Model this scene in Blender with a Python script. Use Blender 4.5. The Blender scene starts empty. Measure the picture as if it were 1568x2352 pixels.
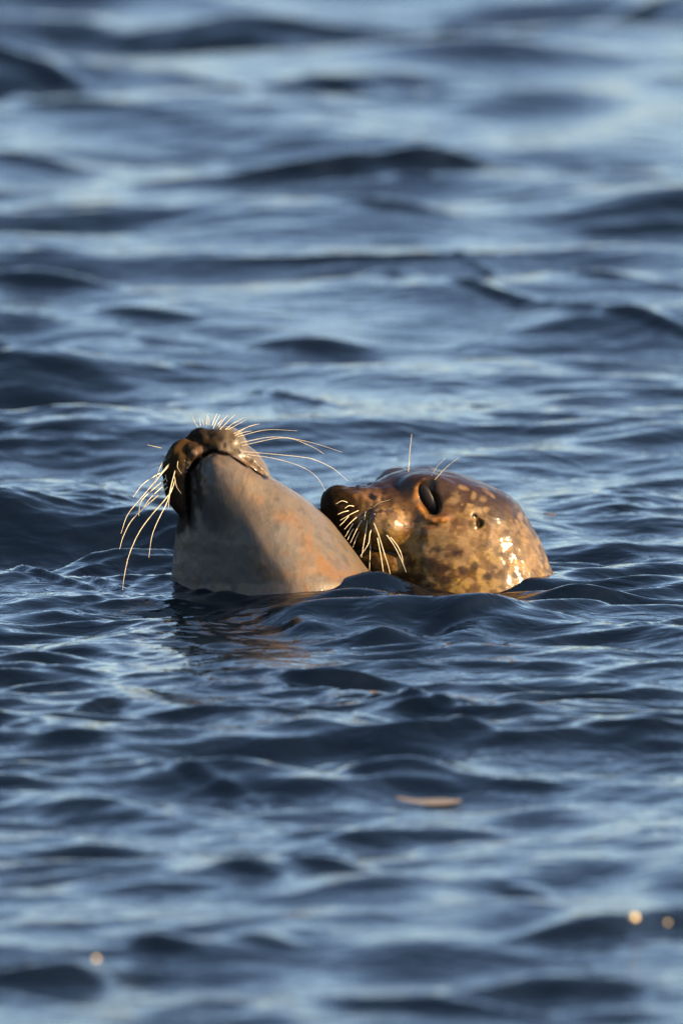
import bpy, math, random
import numpy as np
from mathutils import Vector

random.seed(7)
RNG = np.random.default_rng(11)
scene = bpy.context.scene
col = scene.collection
R = math.radians

# ------------------------------------------------------------------ camera
TILT = R(8.0)          # the lens looks down on the water by this much
DIST = 20.0            # metres from lens to the seals
PX = 0.873 / 1568.0    # metres per unit of the modelling frame (see to_world)
CT, ST = math.cos(TILT), math.sin(TILT)
C0 = np.array([0.0, 0.0, (1355 - 1176) * PX * CT])
AX = np.array([1.0, 0.0, 0.0]); AU = np.array([0.0, ST, CT]); AF = np.array([0.0, CT, -ST])
CAM = C0 - AF * DIST

cam_data = bpy.data.cameras.new('camera')
cam = bpy.data.objects.new('camera', cam_data)
col.objects.link(cam)
cam.location = CAM
cam.rotation_euler = (R(90) - TILT, 0, 0)
cam_data.sensor_fit = 'HORIZONTAL'
cam_data.sensor_width = 24.0
cam_data.lens = 24.0 / 0.873 * DIST
cam_data.clip_start = 0.1
cam_data.clip_end = 6000
cam_data.dof.use_dof = True
cam_data.dof.focus_distance = DIST - 0.03
cam_data.dof.aperture_fstop = 5.2
cam_data.dof.aperture_blades = 0
scene.camera = cam

# ------------------------------------------------------------------ light
SUN_AZ = R(68)       # to the right of the lens, seen from the seals
SUN_EL = R(24)
world = bpy.data.worlds.new('World')
scene.world = world
world.use_nodes = True
wn = world.node_tree
sky = wn.nodes.new('ShaderNodeTexSky')
sky.sky_type = 'NISHITA'
sky.sun_disc = False
sky.sun_elevation = SUN_EL
sd = Vector((math.sin(SUN_AZ) * math.cos(SUN_EL), -math.cos(SUN_AZ) * math.cos(SUN_EL), math.sin(SUN_EL)))
sky.sun_rotation = math.atan2(sd.x, sd.y)
sky.air_density = 1.0
sky.dust_density = 2.2
sky.ozone_density = 2.0
bg = wn.nodes['Background']
wn.links.new(sky.outputs[0], bg.inputs[0])
bg.inputs[1].default_value = 0.08
sun_data = bpy.data.lights.new('sun', 'SUN')
sun_data.energy = 4.8
sun_data.angle = R(0.53)
sun_data.color = (1.0, 0.67, 0.33)
sun = bpy.data.objects.new('sun', sun_data)
col.objects.link(sun)
sun.location = sd * 50
sun.rotation_euler = sd.to_track_quat('Z', 'Y').to_euler()
vs = scene.view_settings
vs.view_transform = 'Standard'
vs.look = 'None'
vs.gamma = 1.0
vs.use_curve_mapping = False
vs.exposure = 2.5

# ------------------------------------------------------------------ helpers
def to_world(p):
    """(u, v, w): right, down, away from the lens, in PX units -> metres in the scene."""
    p = np.asarray(p, dtype=np.float64)
    u, v, w = p[..., 0], p[..., 1], p[..., 2]
    return (C0 + (u - 784)[..., None] * PX * AX + (1176 - v)[..., None] * PX * AU + w[..., None] * PX * AF)

def water_point(u, v, z=0.0):
    """where the ray through picture point (u, v) meets the height z (perspective)."""
    d = AF + (u - 784) * PX / DIST * AX + (1176 - v) * PX / DIST * AU
    t = (z - CAM[2]) / d[2]
    return CAM + d * t

def tag(o, **kw):
    for k, v in kw.items():
        o[k] = v
    return o

def empty(name, loc, **kw):
    o = bpy.data.objects.new(name, None)
    o.empty_display_size = 0.05
    o.location = loc
    col.objects.link(o)
    return tag(o, **kw)

def mesh_obj(name, verts, faces, mat, parent=None, smooth=True, colors=None):
    verts = np.asarray(verts, dtype=np.float32)
    faces = np.asarray(faces, dtype=np.int32)
    if parent is not None:
        verts = verts - np.array(parent.location, dtype=np.float32)
    me = bpy.data.meshes.new(name)
    n = faces.shape[1]
    me.vertices.add(len(verts)); me.vertices.foreach_set('co', verts.ravel())
    me.loops.add(faces.size); me.loops.foreach_set('vertex_index', faces.ravel())
    me.polygons.add(len(faces))
    me.polygons.foreach_set('loop_start', np.arange(0, faces.size, n, dtype=np.int32))
    me.polygons.foreach_set('loop_total', np.full(len(faces), n, dtype=np.int32))
    me.update(calc_edges=True)
    me.polygons.foreach_set('use_smooth', np.full(len(faces), smooth, dtype=bool))
    if colors is not None:
        at = me.color_attributes.new('pigment', 'FLOAT_COLOR', 'POINT')
        at.data.foreach_set('color', np.asarray(colors, dtype=np.float32).ravel())
    me.validate()
    me.materials.append(mat)
    o = bpy.data.objects.new(name, me)
    col.objects.link(o)
    if parent is not None:
        o.parent = parent
    return o

def new_mat(name):
    m = bpy.data.materials.new(name)
    m.use_nodes = True
    return m, m.node_tree.nodes, m.node_tree.links, m.node_tree.nodes['Principled BSDF']

# ---- 3-D value noise on a random lattice
LAT = RNG.random((64, 64, 64)).astype(np.float32)
def vnoise(p, scale, off=0.0):
    q = np.asarray(p, dtype=np.float32) / scale + off
    i = np.floor(q).astype(np.int32); f = q - i
    f = f * f * (3 - 2 * f)
    out = 0
    for a in (0, 1):
        for b in (0, 1):
            for c in (0, 1):
                wgt = (f[..., 0] if a else 1 - f[..., 0]) * (f[..., 1] if b else 1 - f[..., 1]) * (f[..., 2] if c else 1 - f[..., 2])
                out = out + wgt * LAT[(i[..., 0] + a) & 63, (i[..., 1] + b) & 63, (i[..., 2] + c) & 63]
    return out
def fnoise(p, scale, off=0.0, octs=3):
    s = 0; a = 1; t = 0
    for k in range(octs):
        s = s + a * vnoise(p, scale / 2 ** k, off + 7.3 * k); t += a; a *= 0.55
    return s / t
def sstep(a, b, x):
    t = np.clip((x - a) / (b - a), 0, 1)
    return t * t * (3 - 2 * t)

# ------------------------------------------------------------------ materials
def water_material():
    m, N, L, b = new_mat('sea_water')
    b.inputs['Base Color'].default_value = (0.0004, 0.0012, 0.0028, 1)
    b.inputs['Roughness'].default_value = 0.045
    b.inputs['IOR'].default_value = 1.333
    tc = N.new('ShaderNodeTexCoord')
    mp = N.new('ShaderNodeMapping'); mp.inputs['Scale'].default_value = (16, 30, 1)
    mp.inputs['Rotation'].default_value = (0, 0, R(14))
    L.new(tc.outputs['Object'], mp.inputs[0])
    n1 = N.new('ShaderNodeTexNoise'); n1.inputs['Scale'].default_value = 1.0
    n1.inputs['Detail'].default_value = 3.0; n1.inputs['Roughness'].default_value = 0.5
    n1.inputs['Distortion'].default_value = 0.6
    L.new(mp.outputs[0], n1.inputs['Vector'])
    bp = N.new('ShaderNodeBump'); bp.inputs['Strength'].default_value = 1.0
    bp.inputs['Distance'].default_value = 0.0045
    L.new(n1.outputs[0], bp.inputs['Height'])
    L.new(bp.outputs[0], b.inputs['Normal'])
    return m

def fur_material(name, rough, coat, bump, micro):
    m, N, L, b = new_mat(name)
    at = N.new('ShaderNodeAttribute'); at.attribute_name = 'pigment'
    tc = N.new('ShaderNodeTexCoord')
    mp = N.new('ShaderNodeMapping'); mp.inputs['Scale'].default_value = (0.42, 1, 1) if 'brown' in name else (1, 1, 0.45)
    L.new(tc.outputs['Object'], mp.inputs[0])
    n1 = N.new('ShaderNodeTexNoise'); n1.inputs['Scale'].default_value = 260
    n1.inputs['Detail'].default_value = 4; n1.inputs['Roughness'].default_value = 0.6
    L.new(mp.outputs[0], n1.inputs['Vector'])
    n2 = N.new('ShaderNodeTexNoise'); n2.inputs['Scale'].default_value = 900
    n2.inputs['Detail'].default_value = 2
    L.new(mp.outputs[0], n2.inputs['Vector'])
    # fine mottling of the hair
    mr = N.new('ShaderNodeMapRange'); mr.inputs[1].default_value = 0.3; mr.inputs[2].default_value = 0.7
    mr.inputs[3].default_value = 1 - micro; mr.inputs[4].default_value = 1 + micro
    L.new(n1.outputs[0], mr.inputs[0])
    mx = N.new('ShaderNodeVectorMath'); mx.operation = 'SCALE'
    L.new(at.outputs['Color'], mx.inputs[0]); L.new(mr.outputs[0], mx.inputs['Scale'])
    L.new(mx.outputs[0], b.inputs['Base Color'])
    b.inputs['Roughness'].default_value = rough
    gl = N.new('ShaderNodeMath'); gl.operation = 'MULTIPLY'; gl.inputs[1].default_value = coat
    L.new(at.outputs['Alpha'], gl.inputs[0]); L.new(gl.outputs[0], b.inputs['Coat Weight'])
    sp = N.new('ShaderNodeMath'); sp.operation = 'MULTIPLY'; sp.inputs[1].default_value = 0.12
    L.new(at.outputs['Alpha'], sp.inputs[0]); L.new(sp.outputs[0], b.inputs['Specular IOR Level'])
    b.inputs['Coat Roughness'].default_value = 0.06
    b.inputs['Coat IOR'].default_value = 1.33
    b.inputs['Subsurface Weight'].default_value = 0.0
    add = N.new('ShaderNodeMath'); add.operation = 'MULTIPLY_ADD'
    add.inputs[1].default_value = 0.35
    L.new(n2.outputs[0], add.inputs[0]); L.new(n1.outputs[0], add.inputs[2])
    n3 = N.new('ShaderNodeTexNoise'); n3.inputs['Scale'].default_value = 110
    n3.inputs['Detail'].default_value = 3
    L.new(mp.outputs[0], n3.inputs['Vector'])
    ad2 = N.new('ShaderNodeMath'); ad2.operation = 'MULTIPLY_ADD'; ad2.inputs[1].default_value = 2.6
    L.new(n3.outputs[0], ad2.inputs[0]); L.new(add.outputs[0], ad2.inputs[2])
    bp = N.new('ShaderNodeBump'); bp.inputs['Strength'].default_value = 1.0
    bp.inputs['Distance'].default_value = bump
    L.new(ad2.outputs[0], bp.inputs['Height'])
    L.new(bp.outputs[0], b.inputs['Normal'])
    L.new(bp.outputs[0], b.inputs['Coat Normal'])
    return m

def simple_mat(name, colr, rough, ior=1.45, trans=0.0, coat=0.0, var=0.15, scale=200):
    m, N, L, b = new_mat(name)
    tc = N.new('ShaderNodeTexCoord')
    n1 = N.new('ShaderNodeTexNoise'); n1.inputs['Scale'].default_value = scale
    L.new(tc.outputs['Object'], n1.inputs['Vector'])
    cr = N.new('ShaderNodeValToRGB')
    cr.color_ramp.elements[0].position = 0.3; cr.color_ramp.elements[1].position = 0.7
    cr.color_ramp.elements[0].color = tuple(c * (1 - var) for c in colr) + (1,)
    cr.color_ramp.elements[1].color = tuple(min(1, c * (1 + var)) for c in colr) + (1,)
    L.new(n1.outputs[0], cr.inputs[0]); L.new(cr.outputs[0], b.inputs['Base Color'])
    b.inputs['Roughness'].default_value = rough
    b.inputs['IOR'].default_value = ior
    b.inputs['Transmission Weight'].default_value = trans
    b.inputs['Coat Weight'].default_value = coat
    return m

M_WATER = water_material()
M_PALE = fur_material('pale_wet_fur', 0.5, 0.35, 0.00022, 0.08)
M_BROWN = fur_material('brown_wet_fur', 0.6, 0.55, 0.00028, 0.22)
M_WHISK = simple_mat('whisker_hair', (0.27, 0.24, 0.165), 0.35, var=0.25)
M_EYE = simple_mat('seal_eye', (0.004, 0.003, 0.003), 0.35, ior=1.2, var=0.3)
M_DEBRIS = simple_mat('pale_feather', (0.065, 0.058, 0.054), 0.6, scale=60)
M_DROP = simple_mat('water_bead', (0.9, 0.9, 0.9), 0.08, ior=1.33, trans=1.0, var=0.02)
M_WEED = simple_mat('brown_seaweed', (0.03, 0.02, 0.008), 0.4, scale=120)
M_GLINT = simple_mat('glint_gold', (0.5, 0.40, 0.2), 0.12, coat=1.0)  # gold of the sun glints put into the bead colour

# ------------------------------------------------------------------ sea surface
def graded(lo, hi, step, grow, far, mid=None):
    """coordinates: even inside lo..hi (finer in mid), then growing outwards to +-far."""
    if mid:
        a, b_, fine = mid
        core = np.concatenate([np.arange(lo, a, step), np.arange(a, b_, fine), np.arange(b_, hi, step)])
    else:
        core = np.arange(lo, hi, step)
    out = []
    s, x = step, core[-1]
    while x < far:
        s *= grow; x += s; out.append(x)
    neg = []
    s, x = step, core[0]
    while x > -far:
        s *= grow; x -= s; neg.append(x)
    return np.concatenate([np.array(neg[::-1]), core, np.array(out)])

X = graded(-0.80, 0.80, 0.0055, 1.06, 2500)
Y = graded(-4.4, 8.0, 0.0115, 1.06, 2500, mid=(-1.3, 0.9, 0.0065))
SX = np.gradient(X); SY = np.gradient(Y)

WIND = R(-82)         # travel direction of the wavelets, roughly towards the lens
def wave_band(lmin, lmax, n, slope, spread, wind=WIND, chop=0.6):
    """n plane waves between two wavelengths; slope = rms surface slope of the band."""
    lam = np.exp(RNG.uniform(math.log(lmin), math.log(lmax), n))
    th = wind + RNG.normal(0, spread, n)
    k = 2 * math.pi / lam
    a = slope * math.sqrt(2.0 / n) / k
    kx, ky = k * np.cos(th), k * np.sin(th)
    ph = RNG.uniform(0, 2 * math.pi, n)
    wx = sstep(2.0, 3.5, lam[:, None] / SX[None]).astype(np.float32)
    wy = sstep(2.0, 3.5, lam[:, None] / SY[None]).astype(np.float32)
    ax = kx[:, None] * X[None] + ph[:, None]
    ay = ky[:, None] * Y[None]
    sx, cx = (np.sin(ax) * wx).astype(np.float32), (np.cos(ax) * wx).astype(np.float32)
    sy, cy = (np.sin(ay) * wy * a[:, None]).astype(np.float32), (np.cos(ay) * wy * a[:, None]).astype(np.float32)
    h = cy.T @ sx + sy.T @ cx
    q = chop
    cxx, sxx = cx * (q * np.cos(th))[:, None].astype(np.float32), sx * (q * np.cos(th))[:, None].astype(np.float32)
    cxy, sxy = cx * (q * np.sin(th))[:, None].astype(np.float32), sx * (q * np.sin(th))[:, None].astype(np.float32)
    dx = cy.T @ cxx - sy.T @ sxx
    dy = cy.T @ cxy - sy.T @ sxy
    return h, dx, dy

XX, YY = np.meshgrid(X, Y)
XX = XX.astype(np.float32); YY = YY.astype(np.float32)
def patch(scale_x, scale_y, off, lo, hi):
    p = np.stack([XX / scale_x, YY / scale_y, np.full_like(XX, off)], -1)
    return lo + (hi - lo) * sstep(0.25, 0.75, vnoise(p, 1.0, off))
H = np.zeros_like(XX); DX = np.zeros_like(XX); DY = np.zeros_like(XX)
def add_band(args, gain=1.0):
    global H, DX, DY
    h, dx, dy = wave_band(*args)
    H += h * gain; DX += dx * gain; DY += dy * gain
FARW = sstep(0.6, 3.0, YY)
FOC = 1 + 0.8 * np.exp(-(YY / 1.6) ** 2)
NEARS = np.exp(-((XX / 0.5) ** 2 + ((YY + 0.1) / 0.45) ** 2))
add_band((2.5, 9.0, 30, 0.012, 0.5))
add_band((0.75, 2.0, 60, 0.042, 0.30))
add_band((0.45, 1.1, 50, 0.055, 0.5), FARW * patch(0.9, 2.0, 51.3, 0.3, 1.4))
NEARW = 1 - 0.3 * sstep(-1.6, -2.3, YY)
add_band((0.32, 0.75, 90, 0.078, 0.15), NEARW * patch(0.6, 1.3, 3.1, 0.5, 1.3) * (1 + 0.3 * FARW))
add_band((0.30, 0.80, 40, 0.046, 0.16, R(-42)), patch(0.8, 1.8, 5.3, 0.1, 1.5))
add_band((0.30, 0.80, 40, 0.046, 0.16, R(-134)), patch(0.8, 1.8, 45.3, 0.1, 1.5))
H *= 1 - 0.65 * NEARS; DX *= 1 - 0.65 * NEARS; DY *= 1 - 0.65 * NEARS
# the seals sit where the long swell passes through its mean height
_g = np.exp(-((XX / 0.45) ** 2 + ((YY + 0.05) / 0.4) ** 2))
H -= float((H * _g).sum() / _g.sum()) * 1.3 * np.exp(-((XX / 1.1) ** 2 + ((YY + 0.05) / 1.0) ** 2))
add_band((0.13, 0.32, 50, 0.055, 0.15, R(-38)), NEARW * patch(0.4, 1.2, 29.7, 0.0, 1.5) * (1 - 0.45 * FARW))
add_band((0.13, 0.32, 50, 0.055, 0.15, R(-138)), NEARW * patch(0.4, 1.2, 39.7, 0.0, 1.5) * (1 - 0.45 * FARW))
add_band((0.14, 0.32, 120, 0.112, 0.20), NEARW * patch(0.35, 0.9, 9.7, 0.1, 1.6) * (1 - 0.35 * FARW) * (1 - 0.35 * NEARS))
add_band((0.055, 0.14, 160, 0.110, 0.26), FOC * patch(0.25, 0.7, 17.7, 0.15, 1.6) * (1 - 0.6 * FARW) * NEARW ** 2)
add_band((0.022, 0.055, 140, 0.070, 0.4, R(-75)), FOC * patch(0.2, 0.5, 25.1, 0.1, 1.7) * (1 - 0.7 * FARW) * NEARW ** 2)
H -= 0.009 * np.exp(-(((XX - 0.14) / 0.26) ** 2 + ((YY + 0.1) / 0.35) ** 2))

# wavelets that stand out one by one: crest points (picture units), height of the
# face below the crest, steepness, spread of the back
CRESTS = [
    ([(60, 40), (450, 26), (800, 30), (1120, 50)], 60, 1.0),
    ([(200, 62), (560, 60), (960, 88)], 34, .9),
    ([(980, 62), (1250, 32), (1568, -8), (1700, -30)], 26, 1.6),
    ([(-60, 150), (90, 152), (260, 196)], 34, 1.3),
    ([(420, 180), (540, 186), (660, 205)], 22, .8),
    ([(730, 176), (860, 182), (1000, 208)], 26, .8),
    ([(30, 244), (180, 240), (350, 256)], 20, 1.0),
    ([(-30, 208), (40, 216)], 18, 1.1),
    ([(600, 384), (800, 326), (900, 298), (965, 288), (1050, 300), (1160, 330), (1320, 348)], 66, 1.9),
    ([(1290, 368), (1420, 340), (1600, 336)], 52, 1.3),
    ([(-40, 338), (90, 342), (200, 362)], 28, 1.2),
    ([(30, 456), (160, 450), (300, 462)], 26, 1.1),
    ([(300, 448), (440, 456)], 18, .7),
    ([(890, 410), (990, 414)], 14, 1.3),
    ([(760, 474), (880, 476), (1000, 496)], 28, 1.1),
    ([(960, 456), (1140, 452), (1340, 450)], 24, 1.2),
    ([(1320, 500), (1450, 496), (1620, 500)], 24, 1.2),
    ([(310, 500), (540, 508)], 20, .7),
    ([(830, 534), (970, 536)], 12, 1.3),
    ([(380, 604), (640, 586), (900, 576), (1100, 580), (1240, 594)], 12, 1.4),
    ([(-30, 590), (160, 592)], 18, .8),
    ([(-60, 652), (120, 648), (240, 668)], 48, 1.2),
    ([(670, 614), (810, 608)], 16, .9),
    ([(760, 634), (860, 626), (970, 630)], 14, 1.1),
    ([(800, 650), (960, 660)], 28, 1.3),
    ([(1040, 592), (1100, 604), (1190, 632)], 18, 1.2),
    ([(1160, 620), (1310, 620)], 14, 1.0),
    ([(970, 668), (1100, 684), (1260, 706), (1430, 734), (1620, 772)], 30, 1.3),
    ([(1200, 660), (1400, 668), (1600, 690)], 16, .9),
    ([(280, 694), (490, 694)], 16, .8),
    ([(240, 718), (330, 716), (450, 730)], 24, 1.1),
    ([(320, 758), (540, 774)], 22, .9),
    ([(540, 764), (680, 760), (800, 774)], 24, 1.3),
    ([(-40, 752), (60, 762), (160, 800)], 34, 1.2),
    ([(-30, 856), (80, 860)], 20, .9),
    ([(390, 850), (580, 852)], 20, .7),
    ([(120, 938), (260, 930), (400, 944)], 14, 1.2),
    ([(520, 922), (620, 922), (750, 944)], 16, 1.3),
    ([(-20, 952), (80, 966)], 12, 1.1),
    ([(1050, 940), (1190, 946)], 10, 1.3),
    ([(960, 1050), (1040, 1046), (1140, 1054)], 8, 1.6),
    ([(1200, 1070), (1290, 1062), (1400, 1078)], 14, 1.3),
    ([(1390, 1104), (1480, 1086), (1620, 1090)], 20, 1.3),
    ([(1370, 1156), (1480, 1146), (1620, 1150)], 14, 1.1),
    ([(1250, 1226), (1330, 1222), (1440, 1230)], 12, 1.0),
    ([(1240, 1262), (1340, 1256), (1450, 1270)], 14, 1.2),
    ([(-20, 1090), (60, 1086), (150, 1102)], 8, 1.1),
    ([(-20, 1196), (100, 1192), (240, 1208)], 10, 1.0),
    ([(-30, 1312), (70, 1318), (180, 1344)], 18, 1.2),
    ([(180, 1330), (280, 1346), (360, 1372)], 12, 1.0),
    # swell in front of the seals
    ([(430, 1400), (600, 1384), (700, 1370), (780, 1364), (880, 1368), (1020, 1376), (1200, 1378), (1330, 1376), (1480, 1392)], 90, .55),
    ([(-150, 1440), (100, 1424), (300, 1398), (480, 1368), (600, 1352)], 26, .5),
    ([(650, 1356), (740, 1338), (900, 1352)], 30, 1.0),
    ([(900, 1446), (1080, 1404), (1240, 1388), (1420, 1380)], 22, 1.1),
    ([(1180, 1470), (1240, 1438), (1310, 1424), (1390, 1434), (1480, 1460)], 32, 1.3),
    ([(1440, 1440), (1520, 1408), (1640, 1396)], 30, 1.1),
    ([(-50, 1526), (80, 1520), (210, 1540)], 30, 1.5),
    ([(110, 1486), (200, 1484), (290, 1500)], 20, 1.1),
    ([(340, 1474), (460, 1468), (590, 1482)], 14, 1.0),
    ([(640, 1472), (780, 1468)], 12, 1.2),
    ([(770, 1484), (880, 1474), (1030, 1482)], 18, 1.3),
    ([(660, 1552), (740, 1532), (800, 1536), (850, 1556)], 30, 1.5),
    ([(280, 1552), (420, 1552)], 18, 1.1),
    ([(490, 1556), (620, 1550)], 16, 1.1),
    ([(1020, 1530), (1180, 1520), (1330, 1540)], 16, .9),
    ([(650, 1612), (760, 1592), (880, 1594)], 20, 1.3),
    ([(850, 1610), (940, 1618), (1020, 1640)], 20, 1.2),
    ([(170, 1640), (240, 1614), (320, 1616)], 22, 1.3),
    ([(250, 1654), (350, 1646), (450, 1652)], 26, 1.4),
    ([(80, 1672), (190, 1672)], 20, 1.2),
    ([(930, 1640), (1000, 1632), (1110, 1650)], 22, 1.4),
    ([(1350, 1606), (1460, 1590), (1640, 1604)], 34, 1.5),
    ([(1370, 1696), (1460, 1680), (1640, 1692)], 30, 1.4),
    ([(660, 1686), (800, 1680)], 18, 1.2),
    ([(820, 1672), (960, 1680), (1150, 1712)], 22, 1.0),
    ([(-40, 1738), (90, 1734)], 28, 1.4),
    ([(180, 1768), (270, 1758), (350, 1768)], 16, 1.1),
    ([(340, 1778), (440, 1800), (600, 1836)], 24, 1.2),
    ([(760, 1784), (880, 1780), (1010, 1796)], 26, 1.3),
    ([(1000, 1796), (1120, 1796), (1280, 1818)], 20, 1.1),
    ([(-30, 1792), (140, 1788)], 26, 1.2),
    ([(390, 1856), (510, 1856)], 24, 1.0),
    ([(640, 1914), (710, 1896), (790, 1904)], 26, .9),
    ([(810, 1918), (980, 1930)], 24, 1.0),
    ([(960, 1966), (1040, 1950), (1140, 1956)], 30, 1.0),
    ([(1340, 1944), (1430, 1946), (1560, 1966)], 26, 1.2),
    ([(10, 2022), (110, 2014), (230, 2022)], 28, 1.2),
    ([(260, 2024), (360, 2024)], 26, 1.2),
    ([(670, 2002), (770, 2000), (880, 2024)], 36, 1.2),
    ([(520, 2024), (620, 2034)], 26, .9),
    ([(1180, 2050), (1260, 2060)], 34, .9),
    ([(1240, 2160), (1330, 2118), (1430, 2092), (1640, 2104)], 56, 1.6),
    ([(-80, 2250), (60, 2200), (160, 2168), (300, 2216)], 80, 1.8),
    ([(240, 2166), (330, 2164), (430, 2190)], 40, 1.2),
    ([(1030, 2296), (1150, 2242), (1260, 2220), (1380, 2226), (1500, 2256)], 62, 1.7),
    ([(360, 2146), (580, 2144)], 28, .8),
    ([(540, 2180), (660, 2190)], 30, .9),
    ([(740, 2300), (860, 2296), (980, 2316)], 34, 1.2),
    ([(940, 2320), (1080, 2318), (1230, 2336)], 36, 1.3),
    ([(-40, 2286), (100, 2310)], 44, 1.0),
    ([(380, 2320), (560, 2316)], 40, 1.0),
]
def add_crest(pts, t, st):
    """pts: crest line as seen; what rises above its chord becomes height, not distance."""
    pts = np.array(pts, dtype=float)
    (u0, v0), (u1, v1) = pts[0], pts[-1]
    if t < 86:             # let the ends run out and the face lean less
        ex = 0.22 * (pts[-1] - pts[0]); pts[0] -= ex; pts[-1] += ex; st = st * 0.8
    (u0, v0), (u1, v1) = pts[0], pts[-1]
    vm = pts[:, 1].mean()
    sc = PX * (water_point(784, vm)[1] - CAM[1]) / DIST
    bulge = np.maximum(v0 + (v1 - v0) * (pts[:, 0] - u0) / (u1 - u0) - pts[:, 1], 0) * (0.85 if t > 89 else 0.62 if t > 86 else 0.5 if t > 55 else 0.3)
    top = bulge.max()
    h = max(t - 0.8 * top, 0.4 * t) * sc / 1.6 * min(1.2, 0.5 + 0.4 * st)
    wf = 1.7 * (h + top * sc * 0.8) / st
    wb = 2.4 * wf
    w = np.array([water_point(u0, v0, h * 0.9), water_point(u1, v1, h * 0.9)])
    margin = 0.05
    x0, x1 = w[0, 0], w[1, 0]
    i0, i1 = np.searchsorted(X, (x0 - margin, x1 + margin))
    j0, j1 = np.searchsorted(Y, (w[:, 1].min() - 3.6 * wf, w[:, 1].max() + 3.2 * wb))
    x = X[i0:i1]
    yc = np.interp(x, (x0, x1), (w[0, 1], w[1, 1]))
    f = (x - x0) / (x1 - x0)
    bl = np.interp(f, (pts[:, 0] - u0) / (u1 - u0), bulge)
    k = max(3, int((i1 - i0) / len(pts) * 0.9)) | 1
    win = np.hanning(k + 2)[1:-1]; win /= win.sum()
    bl = np.convolve(np.pad(bl, k, mode='edge'), win, mode='same')[k:-k] * sc
    L_ = x1 - x0
    e = 0.47 * L_
    tap = sstep(x0 - 0.03, x0 + e, x) * (1 - sstep(x1 - e, x1 + 0.03, x))
    xx, yy = XX[j0:j1, i0:i1], YY[j0:j1, i0:i1]
    S = yy - yc[None].astype(np.float32)
    wob = vnoise(np.stack([xx * 6, yy * 1.5, np.full_like(S, vm)], -1), 1.0) - 0.5
    wob2 = vnoise(np.stack([xx * 19, yy * 5, np.full_like(S, vm + 3)], -1), 1.0) - 0.5
    S = S + wob * wf * 1.9 + wob2 * wf * 1.1
    tex = vnoise(np.stack([xx * 12 + yy * 4, yy * 4, np.full_like(S, vm * 1.7)], -1), 1.0)
    loc = tap * h + bl
    k_ = (0.3 + 0.7 * loc / loc.max())[None]       # thin towards the ends, like a lens
    S = S / k_
    P = np.where(S < 0, np.exp(-(S / wf) ** 2), np.exp(-(S / wb) ** 2))
    # a little hollow at the foot of the face
    P = P - 0.2 * np.exp(-((S + 2.2 * wf) / (1.3 * wf)) ** 2)
    H[j0:j1, i0:i1] += (P * ((tap * h)[None] * (0.7 + 0.5 * tex) + bl[None])).astype(np.float32)
for c in CRESTS:
    add_crest(*c)

VX, VY = XX + DX, YY + DY
ny, nx = H.shape
wv = np.stack([VX.ravel(), VY.ravel(), H.ravel()], -1)
idx = np.arange(nx * ny, dtype=np.int32).reshape(ny, nx)
wf_ = np.stack([idx[:-1, :-1].ravel(), idx[:-1, 1:].ravel(), idx[1:, 1:].ravel(), idx[1:, :-1].ravel()], -1)
sea = mesh_obj('sea', wv, wf_, M_WATER)
tag(sea, kind='structure')

def water_height(x, y):
    j = int(np.clip(np.searchsorted(Y, y), 1, ny - 1)); i = int(np.clip(np.searchsorted(X, x), 1, nx - 1))
    return float(H[j, i])
def bil(x, y):
    j = int(np.clip(np.searchsorted(Y, y), 1, ny - 1)); i = int(np.clip(np.searchsorted(X, x), 1, nx - 1))
    a = (x - X[i - 1]) / (X[i] - X[i - 1]); b = (y - Y[j - 1]) / (Y[j] - Y[j - 1])
    return float((H[j - 1, i - 1] * (1 - a) + H[j - 1, i] * a) * (1 - b) + (H[j, i - 1] * (1 - a) + H[j, i] * a) * b)
def on_water(u, v):
    """first point of the sea met by the ray through (u, v)."""
    far = water_point(u, v, -0.12); near = water_point(u, v, 0.16)
    for t in np.linspace(0, 1, 1200):
        p = near + (far - near) * t
        if p[2] < water_height(p[0], p[1]):
            break
    return p

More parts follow.
